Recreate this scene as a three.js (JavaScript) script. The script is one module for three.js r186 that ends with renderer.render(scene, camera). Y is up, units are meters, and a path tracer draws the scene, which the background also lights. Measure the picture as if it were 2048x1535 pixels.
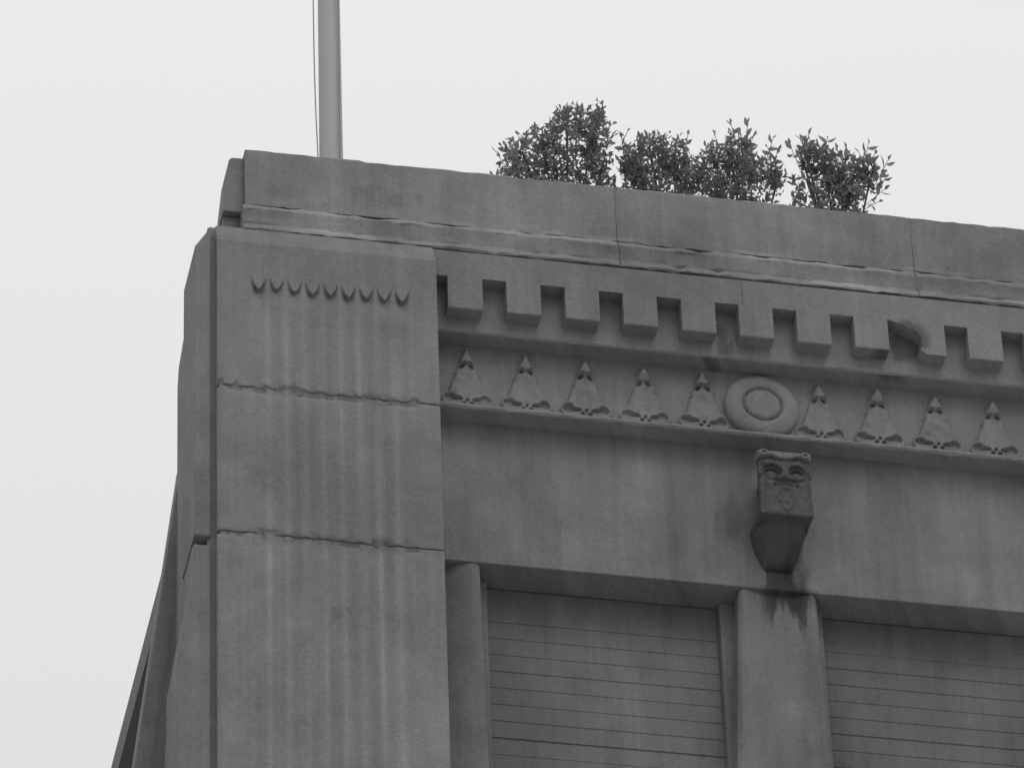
import * as THREE from 'three';
import { mergeGeometries } from 'three/addons/utils/BufferGeometryUtils.js';
import { MarchingCubes } from 'three/addons/objects/MarchingCubes.js';

// ---------------------------------------------------------------- camera, sky, sun, exposure
const W = 2048, H = 1535, F = 12000, S = 390;               // photo size, focal length in photo pixels, pixels per metre
const rad = d => d * Math.PI / 180;
const PITCH = rad(37.5), YAW = rad(12.6), ROLL = rad(-2.2), D = F / S;
const fw = new THREE.Vector3(Math.sin(YAW) * Math.cos(PITCH), Math.sin(PITCH), -Math.cos(YAW) * Math.cos(PITCH));
const target = new THREE.Vector3(0, 1.6 + D * Math.sin(PITCH), 0);
const scene = new THREE.Scene();
const camera = new THREE.PerspectiveCamera(2 * Math.atan(H / 2 / F) * 180 / Math.PI, W / H, 0.5, 2000);
camera.position.copy(target).addScaledVector(fw, -D);
camera.lookAt(target);
camera.rotateZ(ROLL);
camera.updateMatrixWorld(true);

{ // overcast sky: brighter towards the zenith, neutral
  const w = 64, h = 32, d = new Float32Array(w * h * 4);
  for (let j = 0; j < h; j++) {
    const el = ((j + 0.5) / h - 0.5) * Math.PI, s = Math.max(0, Math.sin(el));
    const L = 1.07 * (1 + 2 * s) / 3;
    for (let i = 0; i < w; i++) { const k = (j * w + i) * 4; d[k] = L * 0.995; d[k + 1] = L; d[k + 2] = L * 1.0; d[k + 3] = 1; }
  }
  const t = new THREE.DataTexture(d, w, h, THREE.RGBAFormat, THREE.FloatType);
  t.mapping = THREE.EquirectangularReflectionMapping; t.magFilter = THREE.LinearFilter; t.minFilter = THREE.LinearFilter; t.needsUpdate = true;
  scene.background = t; scene.environment = t;
}
const sun = new THREE.DirectionalLight(new THREE.Color(1, 0.99, 0.975), 0.5);
sun.target.position.set(0, 20, 0);
sun.position.set(5, 20 + 19, 16);
sun.castShadow = true; sun.shadow.radius = 50; sun.shadow.mapSize.set(2048, 2048);
Object.assign(sun.shadow.camera, { left: -14, right: 14, top: 14, bottom: -24, near: 1, far: 90 });
scene.add(sun, sun.target);
const renderer = new THREE.WebGLRenderer({ antialias: true });
renderer.toneMapping = THREE.LinearToneMapping;
renderer.toneMappingExposure = 1.0;
renderer.shadowMap.enabled = true;

// ---------------------------------------------------------------- helpers
let seed = 7321;
const rnd = () => { seed = (seed * 1664525 + 1013904223) >>> 0; return seed / 4294967296; };
const R = (a, b) => a + (b - a) * rnd();
const clamp = (x, a = 0, b = 1) => Math.min(b, Math.max(a, x));
const sm = (a, b, x) => { const t = clamp((x - a) / (b - a)); return t * t * (3 - 2 * t); };
const LAT = new Float32Array(65536); for (let i = 0; i < 65536; i++) LAT[i] = rnd() * 2 - 1;
function vn(x, y) {
  const xi = Math.floor(x), yi = Math.floor(y), a = x - xi, b = y - yi, u = a * a * (3 - 2 * a), v = b * b * (3 - 2 * b);
  const x0 = xi & 255, x1 = (xi + 1) & 255, y0 = (yi & 255) << 8, y1 = ((yi + 1) & 255) << 8;
  const p = LAT[y0 | x0] + (LAT[y0 | x1] - LAT[y0 | x0]) * u, q = LAT[y1 | x0] + (LAT[y1 | x1] - LAT[y1 | x0]) * u;
  return p + (q - p) * v;
}
const fbm = (x, y, o = 4) => { let s = 0, a = 0.5; for (let i = 0; i < o; i++) { s += a * vn(x, y); x = x * 2.03 + 17.1; y = y * 2.03 + 5.7; a *= 0.5; } return s; };
// a photo pixel on a plane of known depth z -> the point of the building it shows
function at(x, y, z) {
  const e = camera.matrixWorld.elements;
  const d = new THREE.Vector3(e[0], e[1], e[2]).multiplyScalar(x - W / 2).addScaledVector(new THREE.Vector3(e[4], e[5], e[6]), -(y - H / 2)).addScaledVector(fw, F);
  return camera.position.clone().addScaledVector(d, (z - camera.position.z) / d.z);
}
const A2 = (x, y, z) => { const p = at(x, y, z); return [p.x, p.y]; };

const used = {};
const numbered = n => { const k = used[n] = (used[n] || 0) + 1; return k === 1 ? n : `${n}_${String(k - 1).padStart(3, '0')}`; };
function add(name, g, m, parent) {
  const o = new THREE.Mesh(g, m); o.name = parent === scene ? numbered(name) : name;
  o.castShadow = o.receiveShadow = true; parent.add(o); return o;
}
function tag(o, label, category, group, kind) {
  if (label) o.userData.label = label; if (category) o.userData.category = category;
  if (group) o.userData.group = group; if (kind) o.userData.kind = kind; return o;
}

// ---------------------------------------------------------------- facade stone: one map in facade metres, so nothing repeats
const TX0 = -2.1, TW = 5.1, TY0 = 16.95, TH = 4.85;
function stoneTexture(w, h, fn, srgb) {
  const d = new Uint8Array(w * h * 4);
  for (let j = 0; j < h; j++) for (let i = 0; i < w; i++) {
    let v = fn(TX0 + (i + 0.5) / w * TW, TY0 + (j + 0.5) / h * TH, i, j);
    if (srgb) v = v <= 0.0031308 ? v * 12.92 : 1.055 * Math.pow(v, 1 / 2.4) - 0.055;
    const k = (j * w + i) * 4;
    d[k] = clamp(v) * 253; d[k + 1] = clamp(v) * 255; d[k + 2] = clamp(v) * 254; d[k + 3] = 255;
  }
  const t = new THREE.DataTexture(d, w, h); t.wrapS = t.wrapT = THREE.RepeatWrapping;
  t.magFilter = THREE.LinearFilter; t.minFilter = THREE.LinearMipmapLinearFilter; t.generateMipmaps = true;
  if (srgb) t.colorSpace = THREE.SRGBColorSpace; t.needsUpdate = true; return t;
}
// an outlined patch with ragged, grainy borders: 1 inside, 0 outside
const blot = (x, y, cx, cy, rx, ry, rag = 0.5) => { const r = Math.hypot((x - cx) / rx, (y - cy) / ry); return sm(1.15, 0.55, r + rag * fbm(x * 9 + cx * 7, y * 6, 4)); };
const FL0 = -1.415, FLP = 0.0925;                             // first flute edge of the pier, flute pitch
const grain = (x, y) => 0.5 * vn(x * 210, y * 210) + 0.5 * vn(x * 95 + 9, y * 95);
const albedo = (x, y) => {
  let v = 0.226;
  v *= 1 + 0.2 * fbm(x * 1.3 + 3, y * 1.5, 4) + 0.18 * fbm(x * 6, y * 6 + 9, 4) + 0.16 * grain(x, y);
  // rain runs: narrow vertical marks that change slowly downwards
  v *= 1 + 0.1 * fbm(x * 14 + 40, y * 0.9, 3) + 0.05 * vn(x * 55, y * 1.7);
  if (x > -1.57 && x < -0.45) {                               // fluted pier: pale runs on the arrises, soot in the flutes
    const k = (x - FL0) / FLP, f = k - Math.floor(k), on = sm(-0.2, 0.5, k) * sm(9.3, 8.4, k) * sm(20.62, 20.35, y);
    const c = Math.round(k), st = 0.5 + 0.5 * vn(c * 3.7, y * 1.6);
    v *= 1 + on * (0.24 * st * Math.exp(-Math.pow((k - c) / 0.12, 2)) - 0.13 * (0.6 + 0.4 * vn(c * 2.1 + 4, y * 2)) * sm(0.1, 0.45, Math.min(f, 1 - f)));
    for (const [jy, s] of [[19.9, 1], [18.995, 1.2]]) {       // dirt caught along the bed joints, with a scalloped lower border
      const e = y - jy + 0.012 * Math.cos(k * Math.PI * 2) * on + 0.012 * fbm(x * 30, y * 8, 3);
      v *= 1 - 0.22 * s * on * sm(-0.05, -0.02, e) * sm(0.05, 0.01, e) * (0.7 + 0.5 * vn(x * 40, 3));
    }
    v *= 1 - 0.22 * blot(x, y, -0.99, 18.56, 0.035, 0.04) - 0.18 * blot(x, y, -0.93, 18.58, 0.02, 0.03);
  }
  if (y > 21.0) {                                             // parapet: cloudy soot, washed strip under the pole
    v *= 1.04 + 0.24 * fbm(x * 3.1, y * 5 + 30, 4) + 0.1 * fbm(x * 16, y * 1.5 + 7, 3);
    v *= 1 + 0.13 * sm(0.09, 0.02, Math.abs(x + 1.0 + 0.03 * fbm(3, y * 9))) * sm(20.9, 21.1, y);
    v *= 1 - 0.16 * blot(x, y, -0.8, 21.3, 0.08, 0.09) - 0.14 * blot(x, y, -0.62, 21.3, 0.06, 0.06) - 0.13 * blot(x, y, -0.5, 21.33, 0.04, 0.06) - 0.12 * blot(x, y, -1.2, 21.27, 0.17, 0.07);
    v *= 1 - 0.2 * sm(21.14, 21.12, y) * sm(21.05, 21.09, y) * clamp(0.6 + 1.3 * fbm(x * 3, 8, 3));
  }
  if (y > 20.94 && y < 21.2) v *= 1 + 0.3 * sm(0.02, 0.3, fbm(x * 2.2 + 11, y * 8, 3)) * (sm(21.12, 21.15, y) + sm(20.95, 20.97, y) * sm(21.03, 21.01, y));
  if (x > -0.44 && y < 20.06) {                               // lintel: damp clouds and runs
    v *= 0.94 + 0.28 * fbm(x * 2.6 + 8, y * 1.4 + 2, 4) + 0.16 * fbm(x * 11, y * 1.2, 3);
    // black growth below the carved bracket, running down onto the column; darker patches beside it
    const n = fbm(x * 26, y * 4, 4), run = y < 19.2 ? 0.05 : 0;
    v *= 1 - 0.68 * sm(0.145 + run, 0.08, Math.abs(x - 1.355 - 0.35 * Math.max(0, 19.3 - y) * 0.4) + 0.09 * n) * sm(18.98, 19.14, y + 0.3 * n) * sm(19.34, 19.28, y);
    v *= 1 - 0.35 * blot(x, y, 1.43, 19.2, 0.08, 0.17, 0.9) - 0.28 * blot(x, y, 1.13, 19.63, 0.06, 0.17, 0.6) - 0.2 * blot(x, y, 1.06, 19.56, 0.04, 0.2, 0.9);
  }
  if (y > 20.45 && y < 20.72 && x > 1 && x < 1.2) v *= 1 - 0.48 * sm(20.74, 20.68, y) * sm(20.48, 20.53, y) * sm(0.045, 0.012, Math.abs(x - 1.085 - 0.12 * (20.6 - y) + 0.03 * fbm(x * 30, y * 12)));
  if (x > 1.9 && x < 2.25 && y > 20.5 && y < 20.9) v *= 1 - 0.5 * blot(x, y, 2.06, 20.69, 0.12, 0.11, 0.7);  // painted shade: darkens the hollow of the broken dentil so it looks deep
  if (x < -1.6) v *= 0.93 - 0.18 * sm(0.02, 0.006, Math.abs(x + 1.70 - 0.09 * Math.min(0, y - 18.92) * 1.2 + 0.02 * fbm(x * 9, y * 16))) * sm(18.98, 18.9, y);
  return v;
};
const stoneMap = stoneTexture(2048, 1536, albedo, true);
const stoneBump = stoneTexture(1536, 1160, (x, y) => 0.5 + 0.22 * grain(x * 0.8, y * 0.8) + 0.25 * fbm(x * 34, y * 34, 3), false);
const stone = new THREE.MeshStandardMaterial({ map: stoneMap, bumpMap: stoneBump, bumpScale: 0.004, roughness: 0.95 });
const tints = {};
const tint = t => tints[t] || (tints[t] = new THREE.MeshStandardMaterial({ map: stoneMap, color: new THREE.Color(t, t, t), bumpMap: stoneBump, bumpScale: 0.004, roughness: 0.95 }));   // stones of one quarry differ in tone
const sootStone = new THREE.MeshStandardMaterial({ map: stoneMap, color: new THREE.Color(0.48, 0.49, 0.485), bumpMap: stoneBump, bumpScale: 0.004, roughness: 0.9 });
const slatPaint = new THREE.MeshStandardMaterial({ map: stoneMap, color: new THREE.Color(0.74, 0.75, 0.745), roughness: 0.8 });
const polePaint = new THREE.MeshStandardMaterial({ color: new THREE.Color(0.46, 0.46, 0.456), bumpMap: stoneBump, bumpScale: 0.001, roughness: 0.55 });
const cordMat = new THREE.MeshStandardMaterial({ color: new THREE.Color(0.3, 0.3, 0.29), roughness: 0.9 });
const roofMat = new THREE.MeshStandardMaterial({ color: new THREE.Color(0.2, 0.2, 0.2), roughness: 0.95 });
const soilMat = new THREE.MeshStandardMaterial({ color: new THREE.Color(0.06, 0.058, 0.055), roughness: 1 });
const barkMat = new THREE.MeshStandardMaterial({ color: new THREE.Color(0.09, 0.088, 0.085), roughness: 0.9 });
const leafMats = [0.25, 0.21, 0.3].map(v => new THREE.MeshPhysicalMaterial({ color: new THREE.Color(v, v * 1.02, v), roughness: 1, transmission: 0.6, thickness: 0, side: THREE.DoubleSide }));

function faceUV(g) {                                          // uv in facade metres
  const p = g.attributes.position, nm = g.attributes.normal, uv = new Float32Array(p.count * 2);
  for (let i = 0; i < p.count; i++) {
    const z = nm && Math.abs(nm.getZ(i)) > 0.4 ? 0 : p.getZ(i);   // returns and undersides run on round the corner
    uv[2 * i] = (p.getX(i) + 0.5 * z - TX0) / TW; uv[2 * i + 1] = (p.getY(i) + 0.7 * z - TY0) / TH;
  }
  g.setAttribute('uv', new THREE.BufferAttribute(uv, 2)); return g;
}
function soup(tris) {                                         // flat list of corner arrays -> geometry
  const a = new Float32Array(tris.length * 3); tris.forEach((t, i) => a.set(t, i * 3));
  const g = new THREE.BufferGeometry(); g.setAttribute('position', new THREE.BufferAttribute(a, 3)); g.computeVertexNormals(); return faceUV(g);
}
// a YZ profile run along X in short steps, its arrises worn by noise
function course(prof, x0, x1, wear = 0.003, step = 0.04) {
  const n = Math.max(1, Math.ceil((x1 - x0) / step)), T = [], m = prof.length;
  const P = (i, j) => {
    const x = x0 + (x1 - x0) * i / n, [y, z] = prof[j];
    if (z < 0.02 && wear < 0.02) return [x, y, z];
    const c = wear * (fbm(x * 16 + j * 31.7, y * 5, 3) - 0.9 * sm(0.2, 0.5, fbm(x * 11 + j * 9.1, 2 + y, 3)));
    return [x, y + c * 0.8, z + c];
  };
  for (let i = 0; i < n; i++) for (let j = 0; j < m; j++) {
    const k = (j + 1) % m, a = P(i, j), b = P(i + 1, j), c = P(i + 1, k), d = P(i, k);
    T.push(a, b, c, a, c, d);
  }
  const tri = THREE.ShapeUtils.triangulateShape(prof.map(([y, z]) => new THREE.Vector2(z, y)), []);
  for (const [a, b, c] of tri) { T.push(P(0, a), P(0, b), P(0, c)); T.push(P(n, a), P(n, c), P(n, b)); }
  return soup(T);
}
// an XY outline between two depths
function slab(outline, zb, zf, bevel = 0.006) {
  const s = new THREE.Shape(outline.map(([x, y]) => new THREE.Vector2(x, y)));
  const g = new THREE.ExtrudeGeometry(s, { depth: zf - zb - bevel, bevelEnabled: bevel > 0, bevelSize: bevel, bevelThickness: bevel, bevelOffset: -bevel, bevelSegments: 2, steps: 1, curveSegments: 8 });
  g.translate(0, 0, zb); const h = g.index ? g.toNonIndexed() : g; h.deleteAttribute('uv'); return faceUV(h);
}
const box = (x0, x1, y0, y1, z0, z1, bevel = 0.005) => slab([[x0, y0], [x1, y0], [x1, y1], [x0, y1]], z0, z1, bevel);
// a relief: z as a function of x and y on a grid, with a skirt back to zb
function relief(xs, ys, fz, zb, wy = (x, y) => y) {
  const nx = xs.length, ny = ys.length, pos = [], idx = [];
  for (const y of ys) for (const x of xs) pos.push(x, wy(x, y), fz(x, y));
  for (let j = 0; j < ny - 1; j++) for (let i = 0; i < nx - 1; i++) { const a = j * nx + i, b = a + 1, c = a + nx, d = c + 1; idx.push(a, b, d, a, d, c); }
  const g = new THREE.BufferGeometry(); g.setAttribute('position', new THREE.Float32BufferAttribute(pos, 3)); g.setIndex(idx); g.computeVertexNormals();
  const f = faceUV(g.toNonIndexed()), T = [];
  const rim = []; for (let i = 0; i < nx; i++) rim.push([i, 0]); for (let j = 1; j < ny; j++) rim.push([nx - 1, j]);
  for (let i = nx - 2; i >= 0; i--) rim.push([i, ny - 1]); for (let j = ny - 2; j >= 0; j--) rim.push([0, j]);
  for (let k = 0; k < rim.length - 1; k++) {
    const [i, j] = rim[k], [p, q] = rim[k + 1], a = [xs[i], wy(xs[i], ys[j]), fz(xs[i], ys[j])], b = [xs[p], wy(xs[p], ys[q]), fz(xs[p], ys[q])];
    const c = [b[0], b[1], zb], d = [a[0], a[1], zb]; T.push(a, d, c, a, c, b);
  }
  return mergeGeometries([f, soup(T)]);
}
const lin = (a, b, n) => Array.from({ length: n + 1 }, (_, i) => a + (b - a) * i / n);
const tube = (pts, r, seg = 12, rs = 6) => new THREE.TubeGeometry(new THREE.CatmullRomCurve3(pts), seg, r, rs);

// ---------------------------------------------------------------- the setting on the ground
{
  const gm = new THREE.MeshStandardMaterial({ color: new THREE.Color(0.2, 0.2, 0.2), roughness: 0.95 });
  const g = new THREE.PlaneGeometry(1600, 1600); g.rotateX(-Math.PI / 2);
  tag(add('ground', g, gm, scene), 'pale paved ground in front of the building', null, null, 'structure');
  const pm = new THREE.MeshStandardMaterial({ color: new THREE.Color(0.42, 0.42, 0.416), roughness: 0.95 });  // out of view, added this pale to bounce light up to the soffits
  const p = new THREE.BoxGeometry(90, 0.12, 60); p.translate(0, 0.06, 30.2);
  tag(add('bounce_forecourt', p, pm, scene), 'unseen pale forecourt added to bounce light up onto the undersides', null, null, 'structure');
}

// ---------------------------------------------------------------- the building
const XR = 5.2;                                               // right end of what is built
const building = new THREE.Group(); building.name = 'stone_building'; scene.add(building);
tag(building, 'grey stone building with corner pier, dentils and lotus frieze below a plain parapet', 'building');
const bpart = (n, g, m = stone, p = building) => add(n, g, m, p);

// mass behind the facade, with the roof that the pole and shrubs stand on
bpart('wall', mergeGeometries([box(-0.3, XR, 0, 17.2, -9, -0.3, 0), box(-0.6, XR, 17.2, 21.0, -9, -0.42, 0), box(-1.5, -0.3, 0, 17.2, -0.9, -0.05, 0)]));
bpart('roof', box(-1.35, XR, 21.0, 21.2, -8.9, -0.08, 0), roofMat);
bpart('roof_planter', mergeGeometries([box(0.0, 2.4, 21.2, 21.5, -0.2, -0.14, 0), box(0.0, 2.4, 21.2, 21.5, -0.72, -0.66, 0), box(0.0, 0.06, 21.2, 21.5, -0.66, -0.2, 0), box(2.34, 2.4, 21.2, 21.5, -0.66, -0.2, 0)]));
bpart('planter_soil', box(0.06, 2.34, 21.2, 21.46, -0.66, -0.2, 0), soilMat);

// parapet: upper course of long stones, lower course, both set back by a sloped weathering
{
  const core = bpart('parapet', box(-1.34, XR, 20.95, 21.5, -0.08, 0.12, 0));
  const joints = [-1.415, 0.543, 2.14, 3.735, XR], tone = [1.06, 1.0, 0.95, 1.0];
  for (let i = 0; i < 4; i++) {
    const a = joints[i] + (i ? 0.0025 : 0), b = joints[i + 1] - 0.0025, dz = R(-0.002, 0.002);
    bpart('cap_stone', course([[21.175, -0.1], [21.175, 0.207 + dz], [21.36, 0.207 + dz], [21.535, 0.206 + dz], [21.547, 0.196 + dz], [21.55, 0.18], [21.55, -0.1]], a, b, 0.006), tint(tone[i]), core);
    const c = i === 0 ? -1.43 : a + 0.0;
    bpart('ledge_stone', course([[20.965, -0.1], [20.965, 0.268], [20.972, 0.27], [21.02, 0.242], [21.03, 0.241], [21.115, 0.241], [21.122, 0.24], [21.172, 0.205], [21.173, 0.19], [21.173, -0.1]], c, b, 0.008), tint(tone[i]), core);
  }
  for (const x of joints.slice(1, 4)) bpart('mortar', box(x - 0.004, x + 0.004, 21.175, 21.54, 0.1, 0.204, 0), tint(0.85), core);
  for (const x of joints.slice(1, 4)) bpart('mortar', box(x - 0.004, x + 0.004, 20.968, 21.12, 0.1, 0.237, 0), tint(0.85), core);
  // the stepped end of the parapet
  const [ax, ay] = A2(458, 314, 0.16), [bx, by] = A2(446, 421, 0.16);
  bpart('end_stone', slab([[bx, by], [-1.412, by], [-1.412, ay + 0.004], [ax + 0.012, ay + 0.002], [ax, ay - 0.012]], -0.1, 0.16, 0.008), stone, core);
  const [cx, cy] = A2(439, 456, 0.12), [dx, dy] = A2(446, 424, 0.12);
  bpart('end_stone', slab([[cx, cy - 0.1], [-1.4, cy - 0.1], [-1.4, by - 0.004], [dx, by - 0.004]], -0.1, 0.12, 0.006), stone, core);
  const [ex, ey] = A2(418, 453, 0.1);
  bpart('end_stone', slab([[ex, ey - 0.2], [-1.42, ey - 0.2], [-1.42, ey], [ex, ey]], -0.1, 0.1, 0.006), stone, core);
}

// corner pier: three fluted blocks with open bed joints on a core, then the plain side strip and the battered flanks
{
  const ZP = 0.325, PX0 = -1.58, PX1 = -0.446;
  const core = bpart('corner_pier', box(PX0 + 0.03, PX1 - 0.004, 17.0, 20.93, -0.1, 0.262, 0));
  bpart('pier_base', box(-1.9, PX1, 0, 17.0, -0.6, 0.31, 0), stone, core);
  const xs = lin(PX0, PX1, 250);
  const flute = (x, y) => {
    const k = (x - FL0) / FLP; if (k < 0 || k > 9) return 0;
    const t = 2 * (k - Math.floor(k)) - 1, u = Math.min(1, Math.abs(t) / 0.84), top = 20.533 + 0.006 * LAT[Math.floor(k) + 80] + 0.088 * Math.pow(u, 2.1);
    // pointed tongues stand over shallow flutes; each flute is sunk most right under its tongue
    return -(0.0035 * (1 - t * t) + 0.022 * (0.95 + 0.15 * LAT[Math.floor(k) + 40]) * (1 - u * u * u) * sm(top - 0.13, top, y)) * sm(top + 0.003, top - 0.005, y) * sm(1, 0.95, Math.abs(t));
  };
  const block = (y0, y1, ys, first) => relief(xs, ys, (x, y) => {
    let z = ZP + flute(x, y) + 0.002 * fbm(x * 5, y * 5, 3);
    if (first && y > 20.826) z -= (y - 20.826) / 0.14 * 0.062;
    const e = Math.min(y - y0, first ? 9 : y1 - y, 9), ex = Math.min(x - PX0, PX1 - x);
    z -= 0.02 * sm(0.036, 0, e) * sm(0.02, 0.3, fbm(x * 13 + y0 * 3, y * 14, 4)) + 0.003 * sm(0.008, 0, e);
    z -= 0.006 * sm(0.01, 0, ex);
    return z;
  }, 0.2, (x, y) => {                                          // bed joints wander and follow the flutes
    const k = (x - FL0) / FLP, zone = sm(-0.3, 0.3, k) * sm(9.3, 8.7, k);
    let o = y;
    for (const [jy, q] of [[19.8975, 3], [18.9955, 8]]) {
      const f = sm(0.06, 0.004, Math.abs(y - jy)), up = y > jy ? 1 : -1;
      o += f * (0.003 * Math.cos(k * 6.283) * zone + 0.007 * fbm(x * 5 + q, q, 4) + up * (0.001 * zone + 0.007 * Math.max(0, fbm(x * 17 + q + up * 5, q, 3))));
    }
    return o;
  });
  const rows = (a, b, n) => { const o = [a, a + 0.006, a + 0.012, a + 0.02, a + 0.032]; for (const y of lin(a + 0.05, b - 0.05, n)) o.push(y); o.push(b - 0.032, b - 0.02, b - 0.012, b - 0.006, b); return o; };
  bpart('stone_block', block(19.902, 20.966, [19.902, 19.908, 19.916, 19.926, 19.938, ...lin(19.95, 20.49, 20), ...lin(20.5, 20.64, 44), ...lin(20.68, 20.818, 7), 20.826, 20.834, ...lin(20.85, 20.962, 6)], true), stone, core);
  bpart('stone_block', block(19.0, 19.893, rows(19.0, 19.893, 40)), stone, core);
  bpart('stone_block', block(17.0, 18.991, rows(17.0, 18.991, 60)), tint(1.04), core);
  bpart('mortar', box(PX0 + 0.012, PX1 - 0.006, 18.96, 19.03, 0.2, 0.314, 0), tint(0.85), core);
  bpart('mortar', box(PX0 + 0.012, PX1 - 0.006, 19.865, 19.935, 0.2, 0.314, 0), tint(0.85), core);
  // side strip, its top corner cut off; the lower stone widens downwards
  bpart('side_strip', slab([[-1.606, 18.985], [-1.606, 20.9], [-1.631, 20.9], [-1.687, 20.807], [-1.69, 18.985]], -0.1, 0.28, 0.008), stone, core);
  const [lx, ly] = A2(357, 1311, 0.28);
  bpart('side_strip', slab([[-1.606, 17.0], [-1.606, 18.93], [-1.689, 18.93], [-1.70, 18.7], [lx, ly], [lx - 0.03, 17.0]], -0.1, 0.28, 0.008), stone, core);
  bpart('groove_back', box(-1.62, -1.57, 17, 20.86, 0.02, 0.262, 0), stone, core);
  // battered flank behind the strip, and a lower one behind that
  const q = (x, y, z) => A2(x, y, z);
  bpart('flank_wall', slab([[-1.45, 17.0], [-1.45, 21.0], [-1.61, 21.0], q(357, 735, -0.35), q(354.5, 775, -0.35), q(354, 940, -0.35), q(350, 1311, -0.35), [-1.69, 17.0]], -0.35, 0.2, 0.008), stone, core);
  const top = q(352, 952, -0.5), bot = q(297, 1311, -0.5), sl = (bot[0] - top[0]) / (bot[1] - top[1]);
  bpart('flank_wall', slab([[-1.45, 17.0], [-1.45, top[1] + 0.05], [top[0] + 0.01, top[1] + 0.04], top, bot, [bot[0] + sl * (17.0 - bot[1]), 17.0]], -0.5, -0.34, 0.008), stone, core);
}

// dentil band: recessed course, the plain course above it, and the dentils
{
  const X0 = -0.445, band = bpart('dentil_band', course([[20.49, -0.1], [20.49, 0.162], [20.493, 0.176], [20.503, 0.183], [20.6, 0.18], [20.94, 0.18], [20.94, -0.1]], X0, XR, 0.003), stone);
  for (const [a, b] of [[X0, 1.177], [1.1815, 2.8], [2.8045, XR]])
    bpart('stone_block', course([[20.786, 0.18], [20.786, 0.2655], [20.948, 0.2655], [20.953, 0.262], [20.953, 0.18]], a, b, 0), stone, band);
  bpart('mortar', box(1.1765, 1.182, 20.79, 20.95, 0.18, 0.264, 0), tint(0.8), band);
  for (let i = 0; i < 17; i++) {
    const x = -0.376 + 0.3063 * i, w = 0.181, y = 20.583 + R(-0.003, 0.003);
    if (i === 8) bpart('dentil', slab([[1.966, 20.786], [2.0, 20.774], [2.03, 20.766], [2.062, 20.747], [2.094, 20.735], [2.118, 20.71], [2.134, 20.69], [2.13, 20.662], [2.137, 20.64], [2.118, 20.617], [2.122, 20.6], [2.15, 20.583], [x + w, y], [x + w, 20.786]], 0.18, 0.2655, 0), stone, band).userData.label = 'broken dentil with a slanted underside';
    else bpart('dentil', course([[y, 0.18], [y, 0.256], [y + 0.003, 0.2635], [y + 0.01, 0.2655], [20.786, 0.2655], [20.786, 0.18]], x + R(-0.002, 0.002), x + w + R(-0.002, 0.002), 0), stone, band);
  }
}

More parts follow.
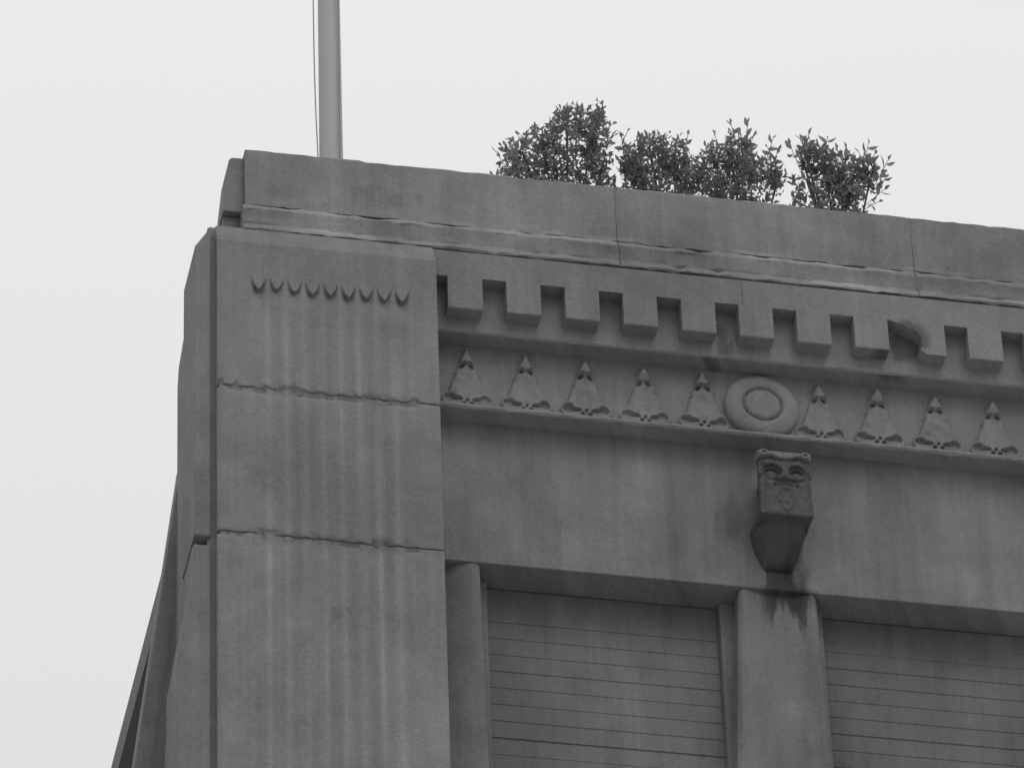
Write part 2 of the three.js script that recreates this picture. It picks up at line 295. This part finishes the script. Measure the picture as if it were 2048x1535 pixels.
// lotus frieze with a disc
{
  const ZF = 0.065, fr = bpart('lotus_frieze', mergeGeometries([
    course([[20.06, -0.1], [20.06, ZF], [20.5, ZF], [20.5, -0.1]], -0.445, XR, 0),
    course([[20.05, -0.1], [20.05, 0.112], [20.054, 0.122], [20.066, 0.128], [20.08, 0.124], [20.09, 0.105], [20.092, 0.07]], -0.445, XR, 0.004)]));
  const WID = [[0, 0.128], [0.03, 0.138], [0.06, 0.134], [0.09, 0.114], [0.14, 0.1], [0.2, 0.077], [0.25, 0.052], [0.268, 0.047], [0.285, 0.045], [0.3, 0.04], [0.34, 0.024], [0.37, 0.009], [0.378, 0.0], [0.4, -0.03]];
  const wid = v => { for (let i = 1; i < WID.length; i++) if (v <= WID[i][0]) { const [a, p] = WID[i - 1], [b, q] = WID[i]; return p + (q - p) * (v - a) / (b - a); } return -0.05; };
  const pit = (u, v, cx, cy, rx, ry, rot = 0) => { const c = Math.cos(rot), s = Math.sin(rot), a = ((u - cx) * c + (v - cy) * s) / rx, b = (-(u - cx) * s + (v - cy) * c) / ry; return sm(1.25, 0.7, Math.hypot(a, b)); };
  const hgt = (u0, v, k) => {
    const u = Math.abs(u0), w = wid(v);
    let h = v > 0.272 ? 0.05 * sm(-0.002, 0.02, w - u) : 0.032 * sm(-0.004, v < 0.1 || v > 0.21 ? 0.01 : 0.03, w - u);
    if (v <= 0.272 && v > 0.05) {                             // two petals with a shallow valley between
      h *= 0.75 + 0.3 * Math.exp(-Math.pow((u - w * 0.45) / (w * 0.4), 2));
      h -= 0.01 * sm(0.008, 0.002, Math.abs(u - w * 0.9)) * sm(0.06, 0.12, v);
    }
    if (v < 0.07) h = Math.max(h, 0.03 * sm(0.04, 0.026, v - 0.1 * u * sm(0.02, 0.09, u)) * sm(-0.004, 0.02, 0.125 - u));
    h -= 0.06 * pit(u, v, 0.0235, 0.259, 0.0095, 0.017, 0.5);
    h -= 0.05 * Math.max(pit(u, v, 0.094, 0.056, 0.025, 0.023, 0.0), 0.9 * pit(u, v, 0.062, 0.047, 0.034, 0.0105, 0.1));
    h -= 0.03 * Math.max(pit(u, v, 0, 0.046, 0.007, 0.009), pit(u, v, 0.019, 0.021, 0.009, 0.008));
    return h * (0.92 + 0.16 * LAT[k + 300] + 0.22 * vn(u0 * 22 + k * 9, v * 22 + k * 3));
  };
  for (let i = 0; i < 16; i++) {
    if (i === 5 || i === 11) continue;
    const cx = -0.254 + 0.3094 * i;
    bpart('lotus_relief', relief(lin(cx - 0.15, cx + 0.15, 64), lin(20.088, 20.478, 80), (x, y) => ZF - 0.004 + Math.max(0, hgt(x - cx, y - 20.09, i) + 0.001), ZF - 0.02), stone, fr);
  }
  const disc = () => {
    const pts = [[0.001, 0.042], [0.05, 0.041], [0.08, 0.038], [0.092, 0.033], [0.096, 0.018], [0.103, 0.017], [0.107, 0.03], [0.115, 0.038], [0.135, 0.04], [0.155, 0.037], [0.175, 0.03], [0.19, 0.021], [0.198, 0.008], [0.2, -0.02]];
    const g = new THREE.LatheGeometry(pts.map(([r, z]) => new THREE.Vector2(r, z)).reverse(), 72); g.rotateX(Math.PI / 2); return g;
  };
  for (const i of [5, 11]) { const g = disc(); g.translate(-0.254 + 0.3094 * i, 20.273, ZF + 0.012); { const p = g.attributes.position; for (let k = 0; k < p.count; k++) p.setZ(k, p.getZ(k) + 0.007 * fbm(p.getX(k) * 38, p.getY(k) * 38, 3)); g.computeVertexNormals(); } const h = g.toNonIndexed(); h.deleteAttribute('uv'); bpart('sun_disc', faceUV(h), stone, fr).userData.label = 'round stone disc with a raised ring between the lotus flowers'; }
}

// lintel band over the windows
bpart('lintel', course([[19.18, -0.4], [19.18, -0.004], [19.184, 0], [19.6, 0.0], [20.052, 0], [20.052, -0.4]], -0.445, XR, 0.0));

// hollowed half column beside the pier, full columns between the windows
function fluted(xa, xb, prof, y1, flare) {                     // prof: z for t = 0..1 across the face
  const T = [], n = 28, ys = [...lin(17.0, y1, 14)];
  const X = (t, y) => { const f = flare * clamp(y1 - y, 0, 1.6), a = xa[0] - f * xa[1], b = xb[0] + f * xb[1]; return a + (b - a) * t; };
  const P = (i, j) => i <= 0 ? [X(0, ys[j]), ys[j], -0.3] : i >= n + 2 ? [X(1, ys[j]), ys[j], -0.3] : [X((i - 1) / n, ys[j]), ys[j], prof((i - 1) / n)];
  for (let j = 0; j < ys.length - 1; j++) for (let i = 0; i < n + 2; i++) { const a = P(i, j), b = P(i + 1, j), c = P(i + 1, j + 1), d = P(i, j + 1); T.push(a, b, c, a, c, d); }
  return soup(T);
}
bpart('half_column', fluted([-0.45, 0], [-0.199, 0.25], t => -0.13 * Math.pow(1 - t, 1.8) - 0.02 * Math.pow(t, 14), 19.178, 0.05));
const colProf = t => -0.038 * Math.sin(Math.PI * t) ** 0.9 - 0.03 * Math.pow(Math.abs(2 * t - 1), 16);
for (const c of [1.337, 3.337]) bpart('column', fluted([c - 0.2, 1.3], [c + 0.2, 0.6], colProf, 19.178, 0.045));

// windows: stone frame, then dark horizontal slats
for (const [a, b] of [[-0.199, 1.137], [1.537, 3.137], [3.537, 5.1]]) {
  const win = bpart('window', box(a - 0.1, b + 0.1, 17.0, 19.2, -0.34, -0.26, 0), slatPaint);
  for (const [p, q] of [[a - 0.04, a + 0.062], [b - 0.074, b + 0.03]]) bpart('jamb', box(p, q, 17.0, 19.179, -0.26, -0.15, 0.006), stone, win);
  for (let y = 19.17; y > 17.1; y -= 0.1) {
    const o = R(-0.0015, 0.0015), T = course([[y - 0.0999, -0.235], [y - 0.0999, -0.202 + o], [y - 0.098, -0.2 + o], [y, -0.2035 + o], [y, -0.235]], a + 0.064, b - 0.076, 0, 0.4);
    bpart('slat', T, slatPaint, win);
  }
  bpart('sill', box(a, b, 16.9, 17.0, -0.3, 0.03, 0.01), stone, win);
}

// carved bracket: a square owl-like head on a tapering corbel
{
  const cx = 1.346, y0 = 19.472, N = 80, L = 0.46;
  const len = Math.hypot;
  const smin = (a, b, k) => { const h = clamp(0.5 + 0.5 * (b - a) / k); return b + (a - b) * h - k * h * (1 - h); };
  const smax = (a, b, k) => -smin(-a, -b, k);
  const ell = (x, y, z, c, r) => (len((x - c[0]) / r[0], (y - c[1]) / r[1], (z - c[2]) / r[2]) - 1) * Math.min(...r);
  const cap = (x, y, z, a, b, r) => { const ux = b[0] - a[0], uy = b[1] - a[1], uz = b[2] - a[2]; const t = clamp(((x - a[0]) * ux + (y - a[1]) * uy + (z - a[2]) * uz) / (ux * ux + uy * uy + uz * uz)); return len(x - a[0] - ux * t, y - a[1] - uy * t, z - a[2] - uz * t) - r; };
  const f = (sx, y, z) => {
    const x = Math.abs(sx), wd = 0.122 - 0.056 * clamp((0.25 - z) / 0.25) * sm(0.04, 0.15, y);
    const bx = Math.max(Math.abs(sx) - wd, 0), by = Math.max(Math.abs(y - 0.18) - 0.162, 0), bz = Math.max(Math.abs(z - 0.1) - 0.128, 0);
    let d = len(bx, by, bz) - 0.018;
    d = smax(d, -ell(x, y, z, [0.066, 0.262, 0.262], [0.056, 0.07, 0.05]), 0.012);
    d = smin(d, ell(x, y, z, [0.066, 0.252, 0.212], [0.038, 0.036, 0.03]), 0.008);
    const ty = y - 0.262, tr = len(x - 0.066, ty) - 0.062;    // brow arcs
    d = smin(d, ty > -0.02 ? len(tr, z - 0.242) - 0.011 : 1, 0.01);
    const t2 = len(x - 0.066, ty) - 0.042; d = smin(d, ty > 0 ? len(t2, z - 0.226) - 0.007 : 1, 0.006);
    d = smin(d, cap(x, y, z, [0, 0.32, 0.236], [0, 0.236, 0.256], 0.018), 0.014);
    d = smin(d, ell(x, y, z, [0.02, 0.228, 0.25], [0.026, 0.016, 0.018]), 0.01);
    d = smin(d, ell(x, y, z, [0.088, 0.185, 0.236], [0.035, 0.03, 0.018]), 0.012);
    d = smax(d, -cap(x, y, z, [0, 0.19, 0.252], [0.055, 0.186, 0.246], 0.01), 0.008);
    d = smin(d, cap(x, y, z, [0, 0.168, 0.246], [0.03, 0.17, 0.242], 0.009), 0.008);
    d = smax(d, -cap(x, y, z, [0.118, 0.03, 0.252], [0.112, 0.3, 0.252], 0.012), 0.008);
    d = smin(d, cap(x, y, z, [0, 0.03, 0.246], [0.045, 0.12, 0.24], 0.009), 0.012);
    d = smax(d, -cap(x, y, z, [0, 0.06, 0.252], [0.035, 0.14, 0.248], 0.007), 0.006);
    return d + 0.003 * vn(sx * 40 + 5, y * 40 + z * 17);
  };
  const mc = new MarchingCubes(N, stone, false, false, 200000); mc.isolation = 0;
  for (let k = 0; k < N; k++) for (let j = 0; j < N; j++) for (let i = 0; i < N; i++) {
    const x = (i / (N / 2) - 1) * L / 2, y = (j / (N / 2) - 1) * L / 2 + 0.185, z = (k / (N / 2) - 1) * L / 2 + 0.12;
    mc.field[k * N * N + j * N + i] = -f(x, y, z);
  }
  mc.update();
  const n = mc.count, g = new THREE.BufferGeometry();
  const ps = new Float32Array(mc.positionArray.subarray(0, n * 3));
  g.setAttribute('position', new THREE.BufferAttribute(ps, 3));
  g.scale(L / 2, L / 2, L / 2); g.translate(cx, y0 + 0.185, 0.12);
  g.computeVertexNormals();
  { // smooth normals from the carved field
    const p = g.attributes.position, nn = g.attributes.normal, e = 0.002;
    for (let i = 0; i < p.count; i++) {
      const x = p.getX(i) - cx, y = p.getY(i) - y0, z = p.getZ(i);
      const v = new THREE.Vector3(f(x + e, y, z) - f(x - e, y, z), f(x, y + e, z) - f(x, y - e, z), f(x, y, z + e) - f(x, y, z - e)).normalize();
      nn.setXYZ(i, v.x, v.y, v.z);
    }
  }
  const br = bpart('carved_bracket', faceUV(g), sootStone); br.userData.label = 'soot-black stone bracket carved as a square owl-like head';
  const wave = []; for (let i = 0; i <= 24; i++) { const u = -0.138 + 0.276 * i / 24; wave.push([cx + u, y0 + 0.362 - 0.02 * Math.pow(Math.abs(Math.cos(u * 23)), 1) + 0.006]); }
  bpart('crown', slab([...wave, [cx + 0.14, y0 + 0.388], [cx - 0.14, y0 + 0.388]], 0.19, 0.262, 0.006), stone, br);
  for (const s of [-1, 1]) { const t = new THREE.TorusGeometry(0.014, 0.006, 8, 18); t.scale(1.3, 1, 1); t.translate(cx + s * 0.108, y0 + 0.372, 0.264); const h = t.toNonIndexed(); h.deleteAttribute('uv'); bpart('curl', faceUV(h), stone, br); }
  { // belly below the head: slopes back to the wall as it narrows
    const rings = [[19.476, 0.13, 0.205], [19.45, 0.131, 0.19], [19.41, 0.122, 0.15], [19.37, 0.108, 0.1], [19.33, 0.09, 0.055], [19.295, 0.076, 0.018], [19.28, 0.07, -0.01]], n = 16, T = [];
    const P = (r, k) => { const [y, w, z] = rings[r], t = -1 + 2 * k / n, x = Math.sign(t) * (1 - Math.pow(1 - Math.abs(t), 1.6)); return [cx - 0.004 + w * x, y + 0.004 * vn(k * 0.9, r * 1.7), -0.01 + (z + 0.01) * Math.pow(1 - Math.pow(Math.abs(t), 3), 0.5)]; };
    for (let r = 0; r < rings.length - 1; r++) for (let k = 0; k < n; k++) { const a = P(r + 1, k), b = P(r + 1, k + 1), c = P(r, k + 1), d = P(r, k); T.push(a, b, c, a, c, d); }
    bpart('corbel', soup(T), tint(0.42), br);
  }
}

// ---------------------------------------------------------------- flagpole on the roof
{
  const fp = new THREE.Group(); fp.name = 'flagpole'; scene.add(fp); fp.position.set(-0.832, 21.2, -0.5);
  tag(fp, 'pale round flagpole with thin halyard standing behind the parapet', 'flagpole');
  const pg = new THREE.CylinderGeometry(0.045, 0.0665, 7, 40, 1); pg.translate(0, 3.5, 0); add('pole', pg, polePaint, fp);
  const col = new THREE.CylinderGeometry(0.1, 0.13, 0.12, 32); col.translate(0, 0.06, 0); add('base_collar', col, polePaint, fp);
  const ball = new THREE.SphereGeometry(0.09, 24, 16); ball.translate(0, 7.06, 0); add('finial', ball, polePaint, fp);
  const V = (x, y, z) => new THREE.Vector3(x, y, z);
  add('halyard', tube([V(-0.07, 0.7, 0.02), V(-0.0775, 1.0, 0.02), V(-0.0855, 1.3, 0.02), V(-0.09, 2, 0.02), V(-0.06, 6.8, 0.02)], 0.0035, 40), cordMat, fp);
  add('halyard', tube([V(0.035, 0.7, 0.075), V(0.036, 1.2, 0.072), V(0.04, 3, 0.07), V(0.05, 6.8, 0.05)], 0.004, 40), cordMat, fp);
}

// ---------------------------------------------------------------- shrubs in the roof planter
const leafShapes = [[0.058, 0.026, 0.5], [0.05, 0.024, 0.8], [0.066, 0.029, 0.3]].map(([l, w, bend]) => {
  const rows = [[0, 0.02], [0.18, 0.62], [0.42, 1], [0.7, 0.72], [0.9, 0.25], [1, 0.0]], T = [];
  const P = (k, s) => { const [t, q] = rows[k]; return [s * q * w / 2, t * l, Math.abs(s) * q * w * 0.22 - bend * l * t * t * 0.35]; };
  for (let k = 0; k < rows.length - 1; k++) for (const s of [-1, 1]) T.push(P(k, 0), P(k, s), P(k + 1, s), P(k, 0), P(k + 1, s), P(k + 1, 0));
  const a = new Float32Array(T.length * 3); T.forEach((t, i) => a.set(t, i * 3));
  const g = new THREE.BufferGeometry(); g.setAttribute('position', new THREE.BufferAttribute(a, 3)); g.computeVertexNormals(); return g;
});
const UP = new THREE.Vector3(0, 1, 0);
const dirV = (spread, up) => new THREE.Vector3(R(-1, 1) * spread, up, R(-1, 1) * spread).normalize();
function twigLeaves(base, dir, len, n, size, put) {           // alternate leaves along a twig, one at its tip
  const side = new THREE.Vector3().crossVectors(dir, dirV(1, 0.1)).normalize(); let ang = R(0, 6);
  for (let k = 0; k < n; k++) {
    const t = n > 1 ? k / (n - 1) : 1, p = base.clone().addScaledVector(dir, len * (0.15 + 0.85 * t));
    ang += 2.4 + R(-0.4, 0.4);
    const out = side.clone().applyAxisAngle(dir, ang), a = k === n - 1 ? 0.15 : R(0.7, 1.25);
    const d = dir.clone().multiplyScalar(Math.cos(a)).addScaledVector(out, Math.sin(a)).normalize();
    const q = new THREE.Quaternion().setFromUnitVectors(UP, d).multiply(new THREE.Quaternion().setFromAxisAngle(UP, R(0, 6.28)));
    const s = size * (1 - 0.35 * t * t) * R(0.8, 1.15);
    put(new THREE.Matrix4().compose(p, q, new THREE.Vector3(s, s, s)), Math.floor(R(0, 2.999)));
  }
}
function shrub(label, baseX, stems, blobs, tips, dens, leaf = 0.92) {
  const ZC = -0.42, sh = new THREE.Group(); sh.name = numbered('shrub'); scene.add(sh);
  const origin = new THREE.Vector3(baseX, 21.46, ZC); sh.position.copy(origin);
  tag(sh, label, 'shrub', 'shrubs along the parapet');
  const pool = [[], [], []], wood = [];
  for (const [x, y, rx, ry, n] of blobs) {
    const c = at(x, y, ZC).sub(origin), ax = rx / S, ay = ry / 309;
    for (let k = 0; k < n * dens; k++) {
      let v; do v = new THREE.Vector3(R(-1, 1), R(-1, 1), R(-1, 1)); while (v.lengthSq() > 1);
      const p = new THREE.Vector3(c.x + v.x * ax, c.y + v.y * ay, c.z + v.z * Math.min(0.2, (ax + ay) / 2));
      const d = dirV(0.75, 0.75).addScaledVector(new THREE.Vector3(v.x * 0.4, 0, v.z * 0.3), 1).normalize(), len = R(0.05, 0.1);
      p.addScaledVector(d, -len);
      twigLeaves(p, d, len, 5, R(0.62, 0.95) * leaf, (m, s) => { const g = leafShapes[s].clone().applyMatrix4(m); pool[k % 3].push(g); });
      if (k % 3 === 0) wood.push(tube([p.clone(), p.clone().addScaledVector(d, len)], 0.0016, 1, 4));
    }
  }
  pool.forEach((gs, i) => { const f = add('foliage', mergeGeometries(gs), leafMats[i], sh); f.userData.kind = 'stuff'; });
  for (let k = 0; k < stems; k++) {
    const [x, y] = blobs[k % blobs.length], e = at(x + R(-15, 15), y + R(-20, 10), ZC + R(-0.1, 0.1)).sub(origin);
    add('stem', tube([new THREE.Vector3(R(-0.04, 0.04), -0.03, R(-0.04, 0.04)), new THREE.Vector3(e.x * 0.45, e.y * 0.45, e.z * 0.4), e], 0.006, 8, 6), barkMat, sh);
  }
  if (wood.length) add('twigs', mergeGeometries(wood), barkMat, sh).userData.kind = 'stuff';
  for (const [x, y, dx, n, sz] of tips) {                     // sprigs that stand clear of the crown: every leaf its own piece
    const tip = at(x, y + 8, ZC + R(-0.08, 0.08)).sub(origin), d = new THREE.Vector3(dx, 1, R(-0.25, 0.25)).normalize(), len = 0.03 * n;
    const base = tip.clone().addScaledVector(d, -len);
    const sp = add('sprig', tube([base.clone().addScaledVector(d, -0.05), base, tip], 0.0018, 4, 5), barkMat, sh);
    twigLeaves(base, d, len, n, sz || 1, (m, s) => { const o = add('leaf', leafShapes[s], leafMats[s], sp); o.matrix.copy(m); m.decompose(o.position, o.quaternion, o.scale); });
  }
  return sh;
}
shrub('widest and densest roof shrub, the one nearest the flagpole', 0.42, 8,
  [[1030, 318, 40, 38, 34], [1075, 292, 50, 42, 48], [1125, 278, 48, 50, 54], [1180, 270, 34, 46, 70], [1195, 330, 32, 34, 34], [1120, 335, 80, 26, 70], [1030, 350, 46, 18, 22], [1140, 235, 45, 22, 26], [1190, 226, 26, 22, 26], [1212, 360, 24, 16, 10], [1080, 380, 100, 25, 50]],
  [[1036, 262, -0.3, 5], [1052, 264, 0.2, 4], [1075, 258, 0.1, 4], [1104, 238, -0.1, 4], [1010, 284, -0.4, 4], [990, 293, -0.4, 5], [985, 340, -0.6, 4, 0.9], [1225, 240, 0.8, 4], [1230, 262, 0.9, 4], [1222, 282, 0.9, 3], [1216, 300, 0.9, 3], [1215, 318, 0.9, 3], [1160, 212, 0.1, 5], [1125, 218, -0.1, 4]], 1.15);
shrub('low bushy roof shrub between the widest shrub and the tall loose one', 1.0, 7,
  [[1262, 325, 28, 38, 32], [1300, 300, 36, 34, 34], [1345, 310, 40, 46, 62], [1290, 355, 48, 34, 52], [1375, 350, 32, 40, 42], [1330, 395, 70, 25, 40]],
  [[1243, 268, -0.2, 5], [1284, 264, -0.1, 4], [1318, 262, 0.1, 5], [1376, 262, 0.2, 4], [1255, 255, 0.4, 3], [1300, 275, 0, 4], [1352, 275, 0.1, 4]], 1.4);
shrub('tall loose roof shrub with sprigs rising to two points', 1.42, 7,
  [[1425, 330, 34, 44, 44], [1470, 300, 40, 40, 44], [1490, 345, 52, 50, 84], [1435, 375, 50, 32, 44], [1545, 350, 22, 34, 30], [1480, 400, 80, 20, 40]],
  [[1428, 258, -0.2, 5], [1462, 238, -0.1, 6], [1496, 236, 0.1, 6], [1508, 262, 0.35, 4, 1.15], [1546, 270, 0.3, 5], [1558, 290, 0.4, 4], [1480, 256, 0, 5], [1412, 285, -0.3, 4], [1535, 285, -0.2, 4]], 1.35);
shrub('spreading roof shrub farthest from the flagpole, leafy sprigs fanning outward', 1.94, 8,
  [[1612, 305, 24, 30, 24], [1645, 318, 34, 34, 32], [1690, 345, 52, 42, 70], [1735, 345, 24, 32, 26], [1675, 385, 56, 34, 76], [1600, 375, 26, 26, 10], [1650, 425, 80, 18, 30]],
  [[1580, 280, -0.3, 4, 1.2], [1618, 262, 0.2, 6, 1.15], [1606, 270, -0.2, 4, 1.15], [1655, 268, 0.2, 6, 1.15], [1692, 290, 0.1, 5, 1.2], [1737, 280, 0.2, 7, 1.3], [1750, 300, 0.5, 4, 1.2], [1720, 300, -0.35, 4, 1.2], [1777, 312, 0.5, 6, 1.25], [1748, 322, 0.2, 4], [1774, 346, 0.7, 5, 1.15], [1770, 370, 0.9, 5, 1.15], [1758, 395, 1.2, 7, 1.1], [1728, 418, 1.4, 4], [1675, 290, -0.1, 4]], 1.05, 1.05);

renderer.render(scene, camera);
